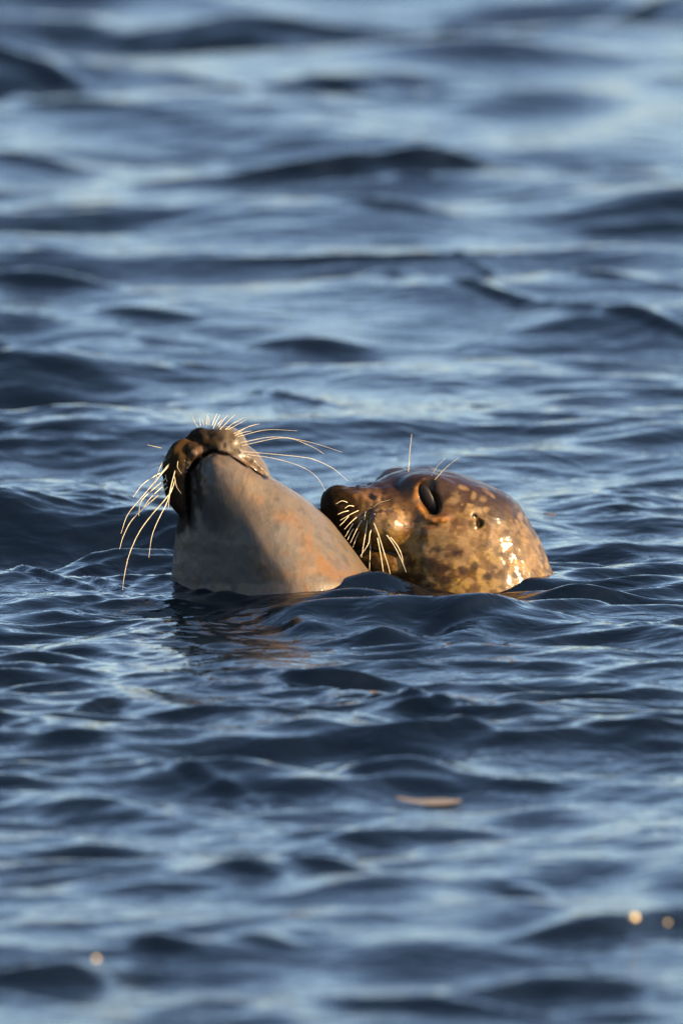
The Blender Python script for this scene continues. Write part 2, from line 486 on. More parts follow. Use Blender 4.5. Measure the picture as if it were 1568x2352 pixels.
# ------------------------------------------------------------------ solid modelling
class Field:
    """signed distances sampled on a grid in the (u, v, w) frame."""
    def __init__(s, lo, hi, step):
        s.lo = np.array(lo, dtype=np.float32); s.step = step
        s.n = [int((b - a) / step) + 1 for a, b in zip(lo, hi)]
        ax = [np.float32(a) + np.arange(n, dtype=np.float32) * step for a, n in zip(lo, s.n)]
        s.ax = ax
        s.U, s.V, s.W = ax[0][:, None, None], ax[1][None, :, None], ax[2][None, None, :]
        s.D = None
    def ell(s, c, r, rot=0.0, tilt=0.0):
        """ellipsoid; rot turns it in the u-v plane, tilt in the u-w plane (degrees)."""
        du, dv, dw = s.U - c[0], s.V - c[1], s.W - c[2]
        if rot:
            a = R(rot); du, dv = du * math.cos(a) + dv * math.sin(a), -du * math.sin(a) + dv * math.cos(a)
        if tilt:
            a = R(tilt); du, dw = du * math.cos(a) + dw * math.sin(a), -du * math.sin(a) + dw * math.cos(a)
        k0 = np.sqrt((du / r[0]) ** 2 + (dv / r[1]) ** 2 + (dw / r[2]) ** 2) + 1e-6
        k1 = np.sqrt((du / r[0] ** 2) ** 2 + (dv / r[1] ** 2) ** 2 + (dw / r[2] ** 2) ** 2) + 1e-9
        return k0 * (k0 - 1) / k1
    def stack(s, rows, ridge=None, pw=1.5):
        """rows: v, left, right, centre depth, half depth - ellipses stacked down v."""
        rows = np.array(rows, dtype=np.float32)
        v = s.ax[1]
        def it(k):
            f = np.interp(v, rows[:, 0], rows[:, k])
            kk = 7; f2 = np.convolve(np.pad(f, kk, mode='edge'), np.ones(kk) / kk, mode='same')[kk:-kk]
            return f2.astype(np.float32)
        Lf, Rt, cw, b = it(1), it(2), it(3), it(4)
        a = np.maximum((Rt - Lf) / 2, 0.5); cu = (Rt + Lf) / 2; b = np.maximum(b, 0.5)
        slope = np.gradient(a, s.step)
        if ridge is not None:
            rg = np.interp(v, [q[0] for q in ridge], [q[1] for q in ridge])
            rg = np.clip(rg, Lf + 1, Rt - 1).astype(np.float32)
            al, ar, rg, cw, b, slope = (q[None, :, None] for q in (rg - Lf, Rt - rg, rg, cw, b, slope))
            du, dw = s.U - rg, s.W - cw
            aa = np.where(du < 0, al, ar)
            p = np.where((du < 0) & (dw < 0), pw, np.where(dw < 0, 1.9, 2.0)).astype(np.float32)
            x, z = np.abs(du) / aa, np.abs(dw) / b
            k0 = (x ** p + z ** p) ** (1 / p) + 1e-6
            g = k0 ** (1 - p) * np.sqrt((x ** (p - 1) / aa) ** 2 + (z ** (p - 1) / b) ** 2) + 1e-4
            d = (k0 - 1) / g / np.sqrt(1 + np.minimum(slope, 6) ** 2)
            return np.maximum(d, np.maximum(rows[0, 0] - s.V, s.V - rows[-1, 0]))
        a, cu, cw, b, slope = (q[None, :, None] for q in (a, cu, cw, b, slope))
        du, dw = s.U - cu, s.W - cw
        k0 = np.sqrt((du / a) ** 2 + (dw / b) ** 2) + 1e-6
        k1 = np.sqrt((du / a ** 2) ** 2 + (dw / b ** 2) ** 2) + 1e-9
        d = k0 * (k0 - 1) / k1 / np.sqrt(1 + np.minimum(slope, 6) ** 2)
        end = np.maximum(rows[0, 0] - s.V, s.V - rows[-1, 0])
        return np.maximum(d, end)
    def cap(s, p, q, r0, r1):
        p, q = np.array(p, dtype=np.float32), np.array(q, dtype=np.float32)
        d = q - p; L2 = float(d @ d) + 1e-9
        t = np.clip(((s.U - p[0]) * d[0] + (s.V - p[1]) * d[1] + (s.W - p[2]) * d[2]) / L2, 0, 1)
        return np.sqrt((s.U - p[0] - t * d[0]) ** 2 + (s.V - p[1] - t * d[1]) ** 2 + (s.W - p[2] - t * d[2]) ** 2) - (r0 + (r1 - r0) * t)
    def add(s, d, k):
        if s.D is None:
            s.D = d.astype(np.float32); return
        h = np.maximum(k - np.abs(s.D - d), 0) / k
        s.D = (np.minimum(s.D, d) - h * h * k * 0.25).astype(np.float32)
    def cut(s, d, k):
        d = -d
        h = np.maximum(k - np.abs(s.D - d), 0) / k
        s.D = (np.maximum(s.D, d) + h * h * k * 0.25).astype(np.float32)
    def cut_line(s, pts, k):
        """groove along (u, v, w, radius) points, worked only in its own box."""
        pts = np.array(pts, dtype=np.float32)
        m = pts[:, 3].max() + k + 2 * s.step
        lo = (pts[:, :3].min(0) - m - s.lo) / s.step; hi = (pts[:, :3].max(0) + m - s.lo) / s.step
        sl = tuple(slice(max(0, int(a)), min(n, int(b) + 2)) for a, b, n in zip(lo, hi, s.n))
        sub = Field.__new__(Field)
        sub.U, sub.V, sub.W = s.U[sl[0]], s.V[:, sl[1]], s.W[:, :, sl[2]]
        sub.D = s.D[sl]
        d = None
        for a, b in zip(pts[:-1], pts[1:]):
            e = sub.cap(a[:3], b[:3], a[3], b[3])
            d = e if d is None else np.minimum(d, e)
        sub.cut(d, k)
        s.D[sl] = sub.D
    def line_on(s, pts, r, k, sink=0.0, n=10):
        """groove that follows the front surface through (u, v) points."""
        pts = np.array(pts, dtype=float)
        seg = np.r_[0, np.cumsum(np.hypot(*np.diff(pts, axis=0).T))]
        q = np.linspace(0, seg[-1], n * 2)
        uu, vv = np.interp(q, seg, pts[:, 0]), np.interp(q, seg, pts[:, 1])
        ends = np.clip(np.minimum(q, seg[-1] - q) / (0.18 * seg[-1]), 0.25, 1)
        out = []
        for a, b, e in zip(uu, vv, ends):
            w = s.front(a, b)
            if w is not None:
                out.append((a, b, w + sink, r * e))
        s.cut_line(out, k)
    def front(s, u, v):
        i = int(round((u - s.lo[0]) / s.step)); j = int(round((v - s.lo[1]) / s.step))
        c = s.D[min(max(i, 0), s.n[0] - 1), min(max(j, 0), s.n[1] - 1)]
        k = np.nonzero(c < 0)[0]
        if not len(k):
            return None
        k = k[0]
        if k == 0: return float(s.ax[2][0])
        f = c[k - 1] / (c[k - 1] - c[k])
        return float(s.ax[2][k - 1] + f * s.step)
    def normal(s, p):
        i = [int(round((a - b) / s.step)) for a, b in zip(p, s.lo)]
        i = [min(max(a, 2), n - 3) for a, n in zip(i, s.n)]
        g = np.array([s.D[i[0] + 2, i[1], i[2]] - s.D[i[0] - 2, i[1], i[2]],
                      s.D[i[0], i[1] + 2, i[2]] - s.D[i[0], i[1] - 2, i[2]],
                      s.D[i[0], i[1], i[2] + 2] - s.D[i[0], i[1], i[2] - 2]])
        return g / (np.linalg.norm(g) + 1e-9)
    def soften(s, times=1):
        for _ in range(times):
            for ax in range(3):
                D = s.D
                a = np.swapaxes(D, 0, ax)
                b = a.copy()
                b[1:-1] = 0.25 * a[:-2] + 0.5 * a[1:-1] + 0.25 * a[2:]
                s.D = np.swapaxes(b, 0, ax)
    def mesh(s):
        """surface nets -> vertices in (u, v, w) and quads."""
        D = s.D
        ins = D < 0
        acc = np.zeros([n - 1 for n in D.shape] + [3], dtype=np.float32)
        cnt = np.zeros([n - 1 for n in D.shape], dtype=np.float32)
        n = D.shape
        for ax in range(3):
            o = [a for a in range(3) if a != ax]
            sl0 = [slice(None)] * 3; sl1 = [slice(None)] * 3
            sl0[ax] = slice(0, -1); sl1[ax] = slice(1, None)
            a, b = D[tuple(sl0)], D[tuple(sl1)]
            hit = (a < 0) != (b < 0)
            I = np.nonzero(hit)
            t = a[I] / (a[I] - b[I])
            pos = np.stack(I, -1).astype(np.float32); pos[:, ax] += t
            for da in (0, 1):
                for db in (0, 1):
                    J = [q.copy() for q in I]
                    J[o[0]] = J[o[0]] - da; J[o[1]] = J[o[1]] - db
                    ok = (J[o[0]] >= 0) & (J[o[1]] >= 0) & (J[o[0]] < n[o[0]] - 1) & (J[o[1]] < n[o[1]] - 1)
                    Jt = tuple(q[ok] for q in J)
                    np.add.at(acc, Jt, pos[ok]); np.add.at(cnt, Jt, 1)
        cells = np.nonzero(cnt > 0)
        vid = np.full(cnt.shape, -1, dtype=np.int32)
        vid[cells] = np.arange(len(cells[0]))
        verts = acc[cells] / cnt[cells][:, None] * s.step + s.lo
        quads = []
        for ax in range(3):
            o = [(ax + 1) % 3, (ax + 2) % 3]
            sl0 = [slice(None)] * 3; sl1 = [slice(None)] * 3
            sl0[ax] = slice(0, -1); sl1[ax] = slice(1, None)
            a, b = D[tuple(sl0)], D[tuple(sl1)]
            hit = (a < 0) != (b < 0)
            for q in o:
                e = [slice(None)] * 3; e[q] = 0; hit[tuple(e)] = False
                e[q] = -1; hit[tuple(e)] = False
            I = np.nonzero(hit)
            c = []
            for da, db in ((1, 1), (0, 1), (0, 0), (1, 0)):
                J = [q.copy() for q in I]
                J[o[0]] = J[o[0]] - da; J[o[1]] = J[o[1]] - db
                c.append(vid[tuple(J)])
            c = np.stack(c, -1)
            flip = (a[I] < 0)
            c[~flip] = c[~flip][:, ::-1]
            quads.append(c)
        return verts, np.concatenate(quads)[:, ::1]

def tube(pts, r0, r1, sides=6, n=14):
    """a tapering hair through the given world points."""
    pts = np.array(pts, dtype=float)
    t = np.linspace(0, 1, len(pts)); q = np.linspace(0, 1, n)
    # Catmull-Rom through the points
    P = np.vstack([2 * pts[0] - pts[1], pts, 2 * pts[-1] - pts[-2]])
    C = []
    for a in q:
        f = a * (len(pts) - 1); i = min(int(f), len(pts) - 2); f -= i
        p0, p1, p2, p3 = P[i], P[i + 1], P[i + 2], P[i + 3]
        C.append(0.5 * ((2 * p1) + (p2 - p0) * f + (2 * p0 - 5 * p1 + 4 * p2 - p3) * f * f + (3 * p1 - p0 - 3 * p2 + p3) * f ** 3))
    C = np.array(C)
    T = np.gradient(C, axis=0); T /= np.linalg.norm(T, axis=1)[:, None] + 1e-12
    ref = np.array([0.3, 1.0, 0.2])
    A = np.cross(T, ref); A /= np.linalg.norm(A, axis=1)[:, None]
    B = np.cross(T, A)
    rad = r0 + (r1 - r0) * q ** 1.3
    ang = np.arange(sides) / sides * 2 * math.pi
    V = (C[:, None] + rad[:, None, None] * (np.cos(ang)[None, :, None] * A[:, None] + np.sin(ang)[None, :, None] * B[:, None])).reshape(-1, 3)
    F = []
    for i in range(n - 1):
        for k in range(sides):
            k2 = (k + 1) % sides
            F.append((i * sides + k, i * sides + k2, (i + 1) * sides + k2, (i + 1) * sides + k))
    return V, F

def whisker(field, root, uv, parent, depth, r=1.5, tip=0.35):
    """uv: picture points from root to tip; depth: how far the tip comes forward (-) or goes back (+)."""
    u0, v0 = uv[0]
    w0 = field.front(u0, v0)
    if w0 is None:
        w0 = root
    elif root is not None and w0 < root - 200:
        w0 = root
    n = len(uv)
    pts = [(u, v, w0 + 2 + depth * (k / (n - 1)) ** 0.9) for k, (u, v) in enumerate(uv)]
    if n == 2:
        m = ((pts[0][0] + pts[1][0]) / 2, (pts[0][1] + pts[1][1]) / 2 - 1.5, (pts[0][2] + pts[1][2]) / 2)
        pts = [pts[0], m, pts[1]]
    V, F = tube(to_world(np.array(pts)), r * PX, tip * PX)
    return mesh_obj('whisker', V, F, M_WHISK, parent)

def mixc(c, colr, m):
    return c * (1 - m[:, None]) + np.array(colr, dtype=np.float32) * m[:, None]
def blob(P, u, v, ru, rv=None, rot=0, n=None, soft=0.35):
    """0..1 mask of a patch of fur seen at (u, v), on the side towards the lens."""
    rv = rv or ru
    du, dv = P[:, 0] - u, P[:, 1] - v
    a = R(rot); du, dv = du * math.cos(a) + dv * math.sin(a), -du * math.sin(a) + dv * math.cos(a)
    d = np.sqrt((du / ru) ** 2 + (dv / rv) ** 2)
    if n is not None:
        d = d + (n - 0.5) * 0.9
    return 1 - sstep(1 - soft, 1 + soft, d)

def drops(field, spots, parent):
    """beads of water standing on the skin."""
    th = np.linspace(0, math.pi, 6); ph = np.linspace(0, 2 * math.pi, 9)[:-1]
    sp = np.array([(math.sin(a) * math.cos(b), math.cos(a), math.sin(a) * math.sin(b)) for a in th for b in ph])
    fc = [(i * 8 + j, i * 8 + (j + 1) % 8, (i + 1) * 8 + (j + 1) % 8, (i + 1) * 8 + j) for i in range(5) for j in range(8)]
    for u, v, r in spots:
        w = field.front(u, v)
        if w is None: continue
        mesh_obj('water_drop', to_world(sp * np.array([r, r * random.uniform(1.0, 1.5), r * 0.8]) + np.array([u, v, w - r * 0.15])), fc, M_DROP, parent)

# ------------------------------------------------------------------ the pale seal, head thrown back
def pale_seal():
    F = Field((345, 950, -250), (965, 1640, 290), 3.4)
    F.add(F.stack([
        (1032, 480, 496, -34, 6), (1040, 466, 524, -34, 28), (1052, 452, 548, -30, 48), (1072, 440, 580, -22, 68),
        (1095, 432, 622, -8, 90), (1120, 428, 664, 4, 108), (1145, 422, 702, 16, 128), (1170, 414, 732, 24, 146),
        (1200, 406, 762, 34, 166), (1250, 399, 803, 44, 192), (1300, 394, 838, 50, 214), (1350, 390, 876, 54, 230),
        (1420, 384, 905, 56, 240), (1500, 392, 910, 50, 225), (1570, 430, 870, 40, 170), (1610, 520, 780, 30, 80), (1625, 640, 660, 30, 10)],
        ridge=[(1030, 490), (1060, 494), (1120, 530), (1180, 565), (1250, 605), (1340, 670), (1450, 690), (1620, 650)], pw=1.32), 10)
    # upper muzzle behind and around the chin
    F.add(F.ell((474, 1082, 42), (88, 84, 72)), 26)
    F.add(F.ell((520, 1120, 60), (104, 110, 90)), 30)
    F.add(F.ell((514, 1036, -2), (56, 58, 58), rot=28), 12)
    F.add(F.ell((462, 1018, 2), (34, 36, 44)), 14)
    F.add(F.ell((415, 1066, -8), (36, 58, 52), rot=8), 12)
    F.add(F.ell((412, 1118, 2), (36, 66, 52), rot=-12), 16)
    F.add(F.ell((446, 1040, -34), (28, 26, 28), rot=-35), 10)
    F.add(F.cap((510, 1022, -26), (544, 1040, -34), 20, 17), 10)
    F.add(F.cap((544, 1040, -34), (578, 1063, -34), 17, 13), 6)
    F.add(F.cap((578, 1063, -34), (612, 1090, -30), 13, 7), 5)
    # lumpy wet skin of the lips and nose
    U3, V3, W3 = np.broadcast_arrays(F.U, F.V, F.W)
    near = np.maximum(1 - sstep(60, 110, np.sqrt((F.U - 440) ** 2 + (F.V - 1050) ** 2 + 0 * F.W)), 0.5 - 0.5 * sstep(40, 70, np.sqrt((F.U - 540) ** 2 + (F.V - 1030) ** 2 + 0 * F.W)))
    F.D += ((fnoise(np.stack([U3, V3, W3], -1), 13, 4.4, 2) - 0.5) * 14 * near + (vnoise(np.stack([U3, V3, W3], -1), 7.5, 2.2) - 0.5) * 4 * near).astype(np.float32)
    # folds between the nose pad and the lips, and the nostrils
    F.line_on([(434, 992), (442, 1006), (456, 1018), (472, 1030), (484, 1040)], 5.5, 7, 1)
    F.line_on([(478, 974), (476, 992), (482, 1010)], 4, 6, 1)
    F.line_on([(449, 998), (458, 1008)], 5, 5, 1)
    for k in range(7):
        u = 444 + k * 6.5
        F.line_on([(u, 1026 + abs(k - 5) * 1.5), (u + 2, 1046 - k * 1.2)], 1.8, 4, 0, 4)
    F.D += ((fnoise(np.stack([U3, V3, W3], -1), 46, 14.4, 3) - 0.5) * 5 * sstep(1090, 1150, F.V)).astype(np.float32)
    # the mouth
    F.line_on([(424, 1200), (427, 1150), (430, 1105), (438, 1078), (452, 1056), (470, 1042), (494, 1036), (518, 1042), (532, 1049)], 5.8, 5, 4, 22)
    F.line_on([(505, 1038), (518, 1042), (545, 1056), (575, 1075), (604, 1093), (614, 1099)], 3.8, 4, 2, 18)
    # soft modelling of the throat
    F.add(F.ell((532, 1140, -62), (60, 92, 40), rot=-22), 30)
    F.soften(1)
    P, Q = F.mesh()
    n1 = fnoise(P, 34, 1.3); n2 = fnoise(P, 12, 5.1); n3 = fnoise(P, 70, 9.4)
    c = np.tile(np.array([0.118, 0.096, 0.074], dtype=np.float32), (len(P), 1))
    c *= (0.82 + 0.36 * n3)[:, None] * (0.88 + 0.24 * n2)[:, None]
    # buff and orange patches
    for u, v, a, b, rt in ((662, 1192, 26, 16, 30), (640, 1192, 14, 10, 0), (688, 1236, 28, 16, 20), (700, 1262, 16, 12, 0),
                           (760, 1306, 40, 22, 40), (724, 1302, 26, 18, 0), (800, 1322, 30, 16, 50), (590, 1144, 20, 12, 60),
                           (416, 1282, 20, 40, 0), (450, 1236, 22, 18, 0), (456, 1296, 12, 14, 0), (430, 1340, 30, 18, 0),
                           (412, 1250, 14, 20, 0), (600, 1300, 22, 12, 0), (640, 1322, 30, 12, 0)):
        c = mixc(c, (0.16, 0.075, 0.018), blob(P, u, v, a * 1.1, b, rt, n2, 0.6) * (0.2 + 0.9 * n2))
    # pale bib
    c = mixc(c, (0.105, 0.10, 0.098), blob(P, 480, 1310, 90, 60, 0, n1) * 0.55)
    c = mixc(c, (0.115, 0.102, 0.092), blob(P, 760, 1230, 40, 90, -40, n1) * 0.5)
    c = mixc(c, (0.125, 0.078, 0.036), blob(P, 545, 1120, 60, 100, -25, n1) * 0.6)
    c = mixc(c, (0.11, 0.08, 0.06), blob(P, 500, 1090, 20, 28, 0, n2) * 0.55)
    c = mixc(c, (0.09, 0.07, 0.06), blob(P, 560, 1090, 8, 14, -30, n2) * 0.5 + blob(P, 584, 1124, 9, 12, 0, n2) * 0.4)
    n6 = fnoise(P, 20, 41.3, 4)
    c = mixc(c, (0.16, 0.078, 0.020), sstep(0.54, 0.64, n6) * sstep(1140, 1260, P[:, 1]) * 0.5)
    c = mixc(c, (0.045, 0.036, 0.028), sstep(0.46, 0.34, n6) * 0.4)
    c = mixc(c, (0.10, 0.098, 0.10), sstep(0.5, 0.7, n3) * 0.5)
    # small dark marks
    for u, v, a, b, rt in ((494, 1266, 9, 7, 0), (514, 1269, 14, 2.6, 2), (690, 1212, 6, 5, 0), (560, 1214, 8, 5, 30),
                           (592, 1262, 7, 12, 20), (585, 1180, 5, 5, 0), (532, 1095, 4, 7, 0), (566, 1168, 4, 3, 0), (790, 1280, 10, 5, 45)):
        c = mixc(c, (0.05, 0.04, 0.035), blob(P, u, v, a, b, rt, n2, 0.7) * 0.5)
    for u, v, u2, v2 in ((572, 1086, 562, 1118), (562, 1118, 546, 1152)):
        c = mixc(c, (0.06, 0.04, 0.03), blob(P, (u + u2) / 2, (v + v2) / 2, 1.8, 20, 18, None, 0.5) * 0.7)  # whisker and its shadow painted as a thin line on the throat
    # nose, lips and dark fur round the muzzle, with shade painted at left
    mz = np.maximum.reduce([blob(P, 398, 1085, 50, 110, 6, n1, 0.2), blob(P, 462, 1006, 48, 40, 10, n1, 0.25), blob(P, 416, 1160, 32, 72, -10, n1, 0.25)])
    c = mixc(c, (0.030, 0.019, 0.010), mz)
    c = mixc(c, (0.020, 0.015, 0.012), blob(P, 462, 990, 28, 20, 10, n2, 0.3))
    c = mixc(c, (0.07, 0.04, 0.016), blob(P, 422, 1030, 16, 24, 20, n2) * 0.85)  # highlight on the left pad painted in as lighter brown
    c = mixc(c, (0.11, 0.07, 0.05), blob(P, 458, 1040, 26, 13, -22, n2) * 0.85)
    c = mixc(c, (0.13, 0.09, 0.05), blob(P, 430, 1072, 8, 28, 10, n2) * 0.8)  # lit edge of the left lip painted into the colour
    c = mixc(c, (0.075, 0.052, 0.020), blob(P, 524, 1018, 38, 30, 25, n2) * 0.9)
    c = mixc(c, (0.03, 0.022, 0.015), blob(P, 500, 1004, 16, 10, 20, n2) * 0.7)
    c = mixc(c, (0.085, 0.045, 0.012), blob(P, 578, 1068, 40, 12, 36, n2) * 0.9)
    c = mixc(c, (0.014, 0.010, 0.008), np.maximum.reduce([
        blob(P, 432, 1120, 6, 80, -2), blob(P, 448, 1064, 5, 22, 35), blob(P, 474, 1043, 16, 5, -20),
        blob(P, 508, 1040, 24, 5, 14), blob(P, 548, 1059, 28, 3, 33, n2), blob(P, 588, 1083, 24, 2.5, 35, n2), blob(P, 608, 1096, 8, 5, 20)]))
    ml = np.maximum.reduce([blob(P, 432, 1120, 7, 84, -2), blob(P, 448, 1064, 7, 26, 35), blob(P, 474, 1043, 18, 6, -20),
        blob(P, 508, 1040, 24, 5, 14), blob(P, 548, 1059, 28, 3.2, 33, n2), blob(P, 588, 1083, 24, 2.6, 35, n2)])
    c = mixc(c, (0.035, 0.030, 0.026), blob(P, 470, 1150, 44, 110, -8, n1, 0.5) * 0.75)  # shade on the left of the jaw, painted into the fur colour
    c = mixc(c, (0.046, 0.046, 0.048), blob(P, 520, 1250, 120, 120, -25, n1, 0.6) * 0.7)  # shaded left half of the throat, darkened in the pigment
    c = mixc(c, (0.005, 0.004, 0.003), ml)
    gl = 1 - 0.97 * mz + 0.5 * blob(P, 530, 1030, 44, 30, 25, n2)
    gl = gl * (1 - ml)
    W = to_world(P)
    root = empty('seal', to_world(np.array([628., 1360., 20.])),
                 label='pale grey seal with its head thrown back, whiskered muzzle pointing up', category='seal')
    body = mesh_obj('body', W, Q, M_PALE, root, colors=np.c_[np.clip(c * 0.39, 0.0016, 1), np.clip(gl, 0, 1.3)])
    random.seed(5)
    dr = [(516 + 38 * random.random(), 1008 + 34 * random.random(), random.uniform(1.3, 2.6)) for _ in range(16)]
    for _ in range(20):
        t = random.random()
        dr.append((548 + 58 * t + random.uniform(-3, 3), 1036 + 48 * t + random.uniform(-3, 4), random.uniform(1.3, 2.8)))
    dr += [(428 + random.uniform(-5, 6), 1050 + 34 * random.random(), random.uniform(1.2, 2.2)) for _ in range(8)]
    drops(F, dr, root)
    # whiskers: left side, hanging
    z = lambda x, y: (250.9 + x * 0.4, 909.4 + y * 0.4)
    LW = [([(350, 385), (310, 432), (265, 500)], -40), ([(300, 392), (240, 416), (205, 462)], -30),
          ([(318, 430), (250, 468), (190, 512), (140, 582)], -60), ([(345, 400), (290, 460), (200, 570), (110, 680), (72, 790)], -90),
          ([(330, 500), (280, 545), (235, 590), (200, 640)], -70), ([(380, 425), (356, 520), (335, 610), (290, 700), (250, 800), (232, 928)], -110),
          ([(378, 480), (350, 560), (240, 690), (170, 790), (115, 920), (90, 1040), (83, 1113)], -120),
          ([(375, 460), (388, 520), (414, 560)], -25), ([(396, 372), (394, 410), (418, 448)], -20), ([(322, 420), (326, 470), (334, 490)], -20),
          ([(312, 303), (260, 290), (218, 280)], -10), ([(318, 345), (276, 351)], -10),
          ([(330, 470), (215, 570), (180, 620), (172, 690)], -60), ([(340, 520), (150, 690), (85, 800), (62, 880)], -40),
          ([(360, 500), (345, 600), (342, 650)], -70), ([(330, 360), (300, 395), (262, 500)], -60)]
    for p, d in LW:
        whisker(F, 0, [z(*q) for q in p], root, d, 1.3 if len(p) > 3 else 0.9, 0.35)
    y = lambda a, b: (344.9 + a * 0.2, 928.3 + b * 0.2)
    TW = [[(545, 260), (505, 200), (488, 138)], [(575, 250), (565, 160)], [(615, 240), (580, 148)], [(650, 240), (656, 118)],
          [(676, 240), (672, 138)], [(708, 250), (765, 113)], [(722, 280), (800, 118)], [(785, 265), (885, 126)],
          [(800, 290), (900, 190), (975, 116)], [(860, 300), (960, 215), (1085, 152)], [(850, 300), (940, 230), (1020, 190)],
          [(940, 350), (1100, 270), (1245, 228)], [(970, 362), (1080, 322), (1168, 308)], [(880, 300), (990, 240), (1100, 180)],
          [(640, 255), (642, 180)], [(760, 260), (830, 170)]]
    for p in TW:
        whisker(F, 0, [y(*q) for q in p], root, 14, 0.85, 0.25)
    RW = [([(735, 235), (900, 195), (1080, 200)], 30), ([(755, 268), (950, 235), (1150, 265), (1335, 322)], 60),
          ([(762, 285), (1000, 240), (1150, 285), (1232, 332)], 40), ([(780, 335), (950, 360), (1100, 405), (1190, 465), (1242, 548)], 40),
          ([(775, 320), (1100, 350), (1200, 375), (1290, 420), (1367, 487)], 70), ([(725, 222), (800, 175), (862, 160)], 20)]
    for p, d in RW:
        whisker(F, 0, [z(*q) for q in p], root, d, 0.65, 0.25)
    return root

# ------------------------------------------------------------------ the brown seal, nuzzling it from behind
def brown_seal():
    Z = 215.0
    F = Field((700, 1045, Z - 215), (1345, 1640, Z + 215), 3.2)
    F.add(F.stack([
        (1070, 968, 974, Z + 5, 4), (1073, 950, 1004, Z + 4, 30), (1078, 928, 1026, Z + 2, 52), (1090, 902, 1063, Z, 82),
        (1111, 888, 1122, Z, 108), (1128, 880, 1159, Z, 122), (1157, 872, 1192, Z, 138), (1190, 868, 1214, Z, 150),
        (1229, 868, 1236, Z, 160), (1284, 870, 1260, Z, 168), (1354, 872, 1288, Z, 176), (1430, 868, 1312, Z, 182),
        (1510, 900, 1290, Z, 170), (1570, 960, 1240, Z, 130), (1610, 1050, 1160, Z, 60), (1620, 1095, 1110, Z, 6)]), 10)
    F.add(F.ell((918, 1200, Z - 8), (112, 104, 118)), 34)        # face
    F.add(F.ell((842, 1190, Z - 46), (104, 76, 80), rot=-8), 26)  # muzzle
    F.add(F.ell((884, 1210, Z - 116), (56, 44, 48), rot=8), 14)  # whisker pad
    F.add(F.ell((796, 1172, Z - 66), (52, 46, 44)), 18)
    F.add(F.ell((775, 1150, Z - 46), (40, 34, 44)), 16)          # nose
    F.add(F.ell((884, 1296, Z - 36), (94, 56, 88), rot=6), 22)   # lower jaw
    F.add(F.ell((905, 1104, Z + 66), (46, 30, 40), rot=-18), 12) # far brow
    F.add(F.ell((985, 1118, Z - 92), (50, 26, 30), rot=8), 26)   # near brow
    F.add(F.ell((1016, 1214, Z - 116), (56, 34, 34), rot=8), 36) # cheek bone
    F.line_on([(800, 1262), (830, 1256), (852, 1257), (880, 1266), (905, 1272), (928, 1272)], 5.0, 6, 3, 12)
    F.line_on([(846, 1168), (836, 1190), (838, 1220), (846, 1246)], 5, 14, 0, 8)
    F.line_on([(838, 1136), (858, 1146), (884, 1144)], 5, 9, 1, 6)   # nostril fold
    U3, V3, W3 = np.broadcast_arrays(F.U, F.V, F.W)
    near = 1 - sstep(70, 120, np.sqrt((F.U - 830) ** 2 + (F.V - 1190) ** 2 + 0 * F.W))
    F.D += ((fnoise(np.stack([U3, V3, W3], -1), 14, 8.4, 2) - 0.5) * 11 * near).astype(np.float32)
    F.D += ((fnoise(np.stack([U3, V3, W3], -1), 34, 18.4, 3) - 0.5) * 7).astype(np.float32)
    # eye: socket cut, dark ball set in, lower lid raised
    we = F.front(985, 1150)
    F.cut(F.ell((985, 1148, we + 0), (20, 47, 21), rot=-30), 12)
    F.cut(F.ell((984, 1116, F.front(984, 1112)), (15, 14, 9), rot=20), 8)
    F.line_on([(962, 1120), (978, 1104), (996, 1101)], 3, 7, 0, 6)
    we2 = F.front(1004, 1196)
    lid = [(962, 1168), (976, 1188), (994, 1197), (1014, 1195), (1030, 1184)]
    for a, b in zip(lid[:-1], lid[1:]):
        wa, wb = F.front(*a), F.front(*b)
        F.add(F.cap((a[0], a[1], wa + 1), (b[0], b[1], wb + 2), 3.6, 3.6), 7)
    F.line_on([(984, 1206), (1006, 1210), (1032, 1202), (1046, 1190)], 3, 9, 0, 6)
    # ear opening
    F.line_on([(1087, 1182), (1093, 1190), (1101, 1196)], 5.2, 4, 3, 4)
    F.line_on([(1106, 1194), (1104, 1204), (1097, 1212)], 6.5, 4, 4, 4)
    wr = F.front(1086, 1202)
    F.add(F.ell((1087, 1203, wr + 1), (7, 9, 6)), 6)
    F.soften(1)
    P, Q = F.mesh()
    n1 = fnoise(P, 26, 2.2); n2 = fnoise(P, 11, 3.7); n3 = fnoise(P, 55, 6.6); n4 = fnoise(P, 18, 12.9, 2)
    low = sstep(1120, 1290, P[:, 1] + (n3 - 0.5) * 90 - (P[:, 0] - 1000) * 0.10)
    c = np.tile(np.array([0.022, 0.0085, 0.0015], dtype=np.float32), (len(P), 1))
    c *= (0.65 + 0.7 * n1)[:, None]
    c = mixc(c, (0.125, 0.070, 0.012), low * (0.62 + 0.38 * n3))
    c = mixc(c, (0.10, 0.047, 0.014), blob(P, 960, 1210, 110, 70, 0, n1) * 0.7)
    # mottling of the cheek and neck
    n5 = fnoise(P, 19, 31.7, 3)
    c = mixc(c, (0.23, 0.15, 0.045), sstep(0.50, 0.60, n5) * low * 0.85)
    c = mixc(c, (0.035, 0.014, 0.0025), sstep(0.48, 0.36, n5) * low * 0.6)
    # pale marks scattered over the back of the head
    pale = sstep(0.56, 0.68, n4) * sstep(0.42, 0.56, n3 + 0.25 * low) * sstep(1095, 1160, P[:, 1])
    c = mixc(c, (0.20, 0.125, 0.055), pale * 0.7)
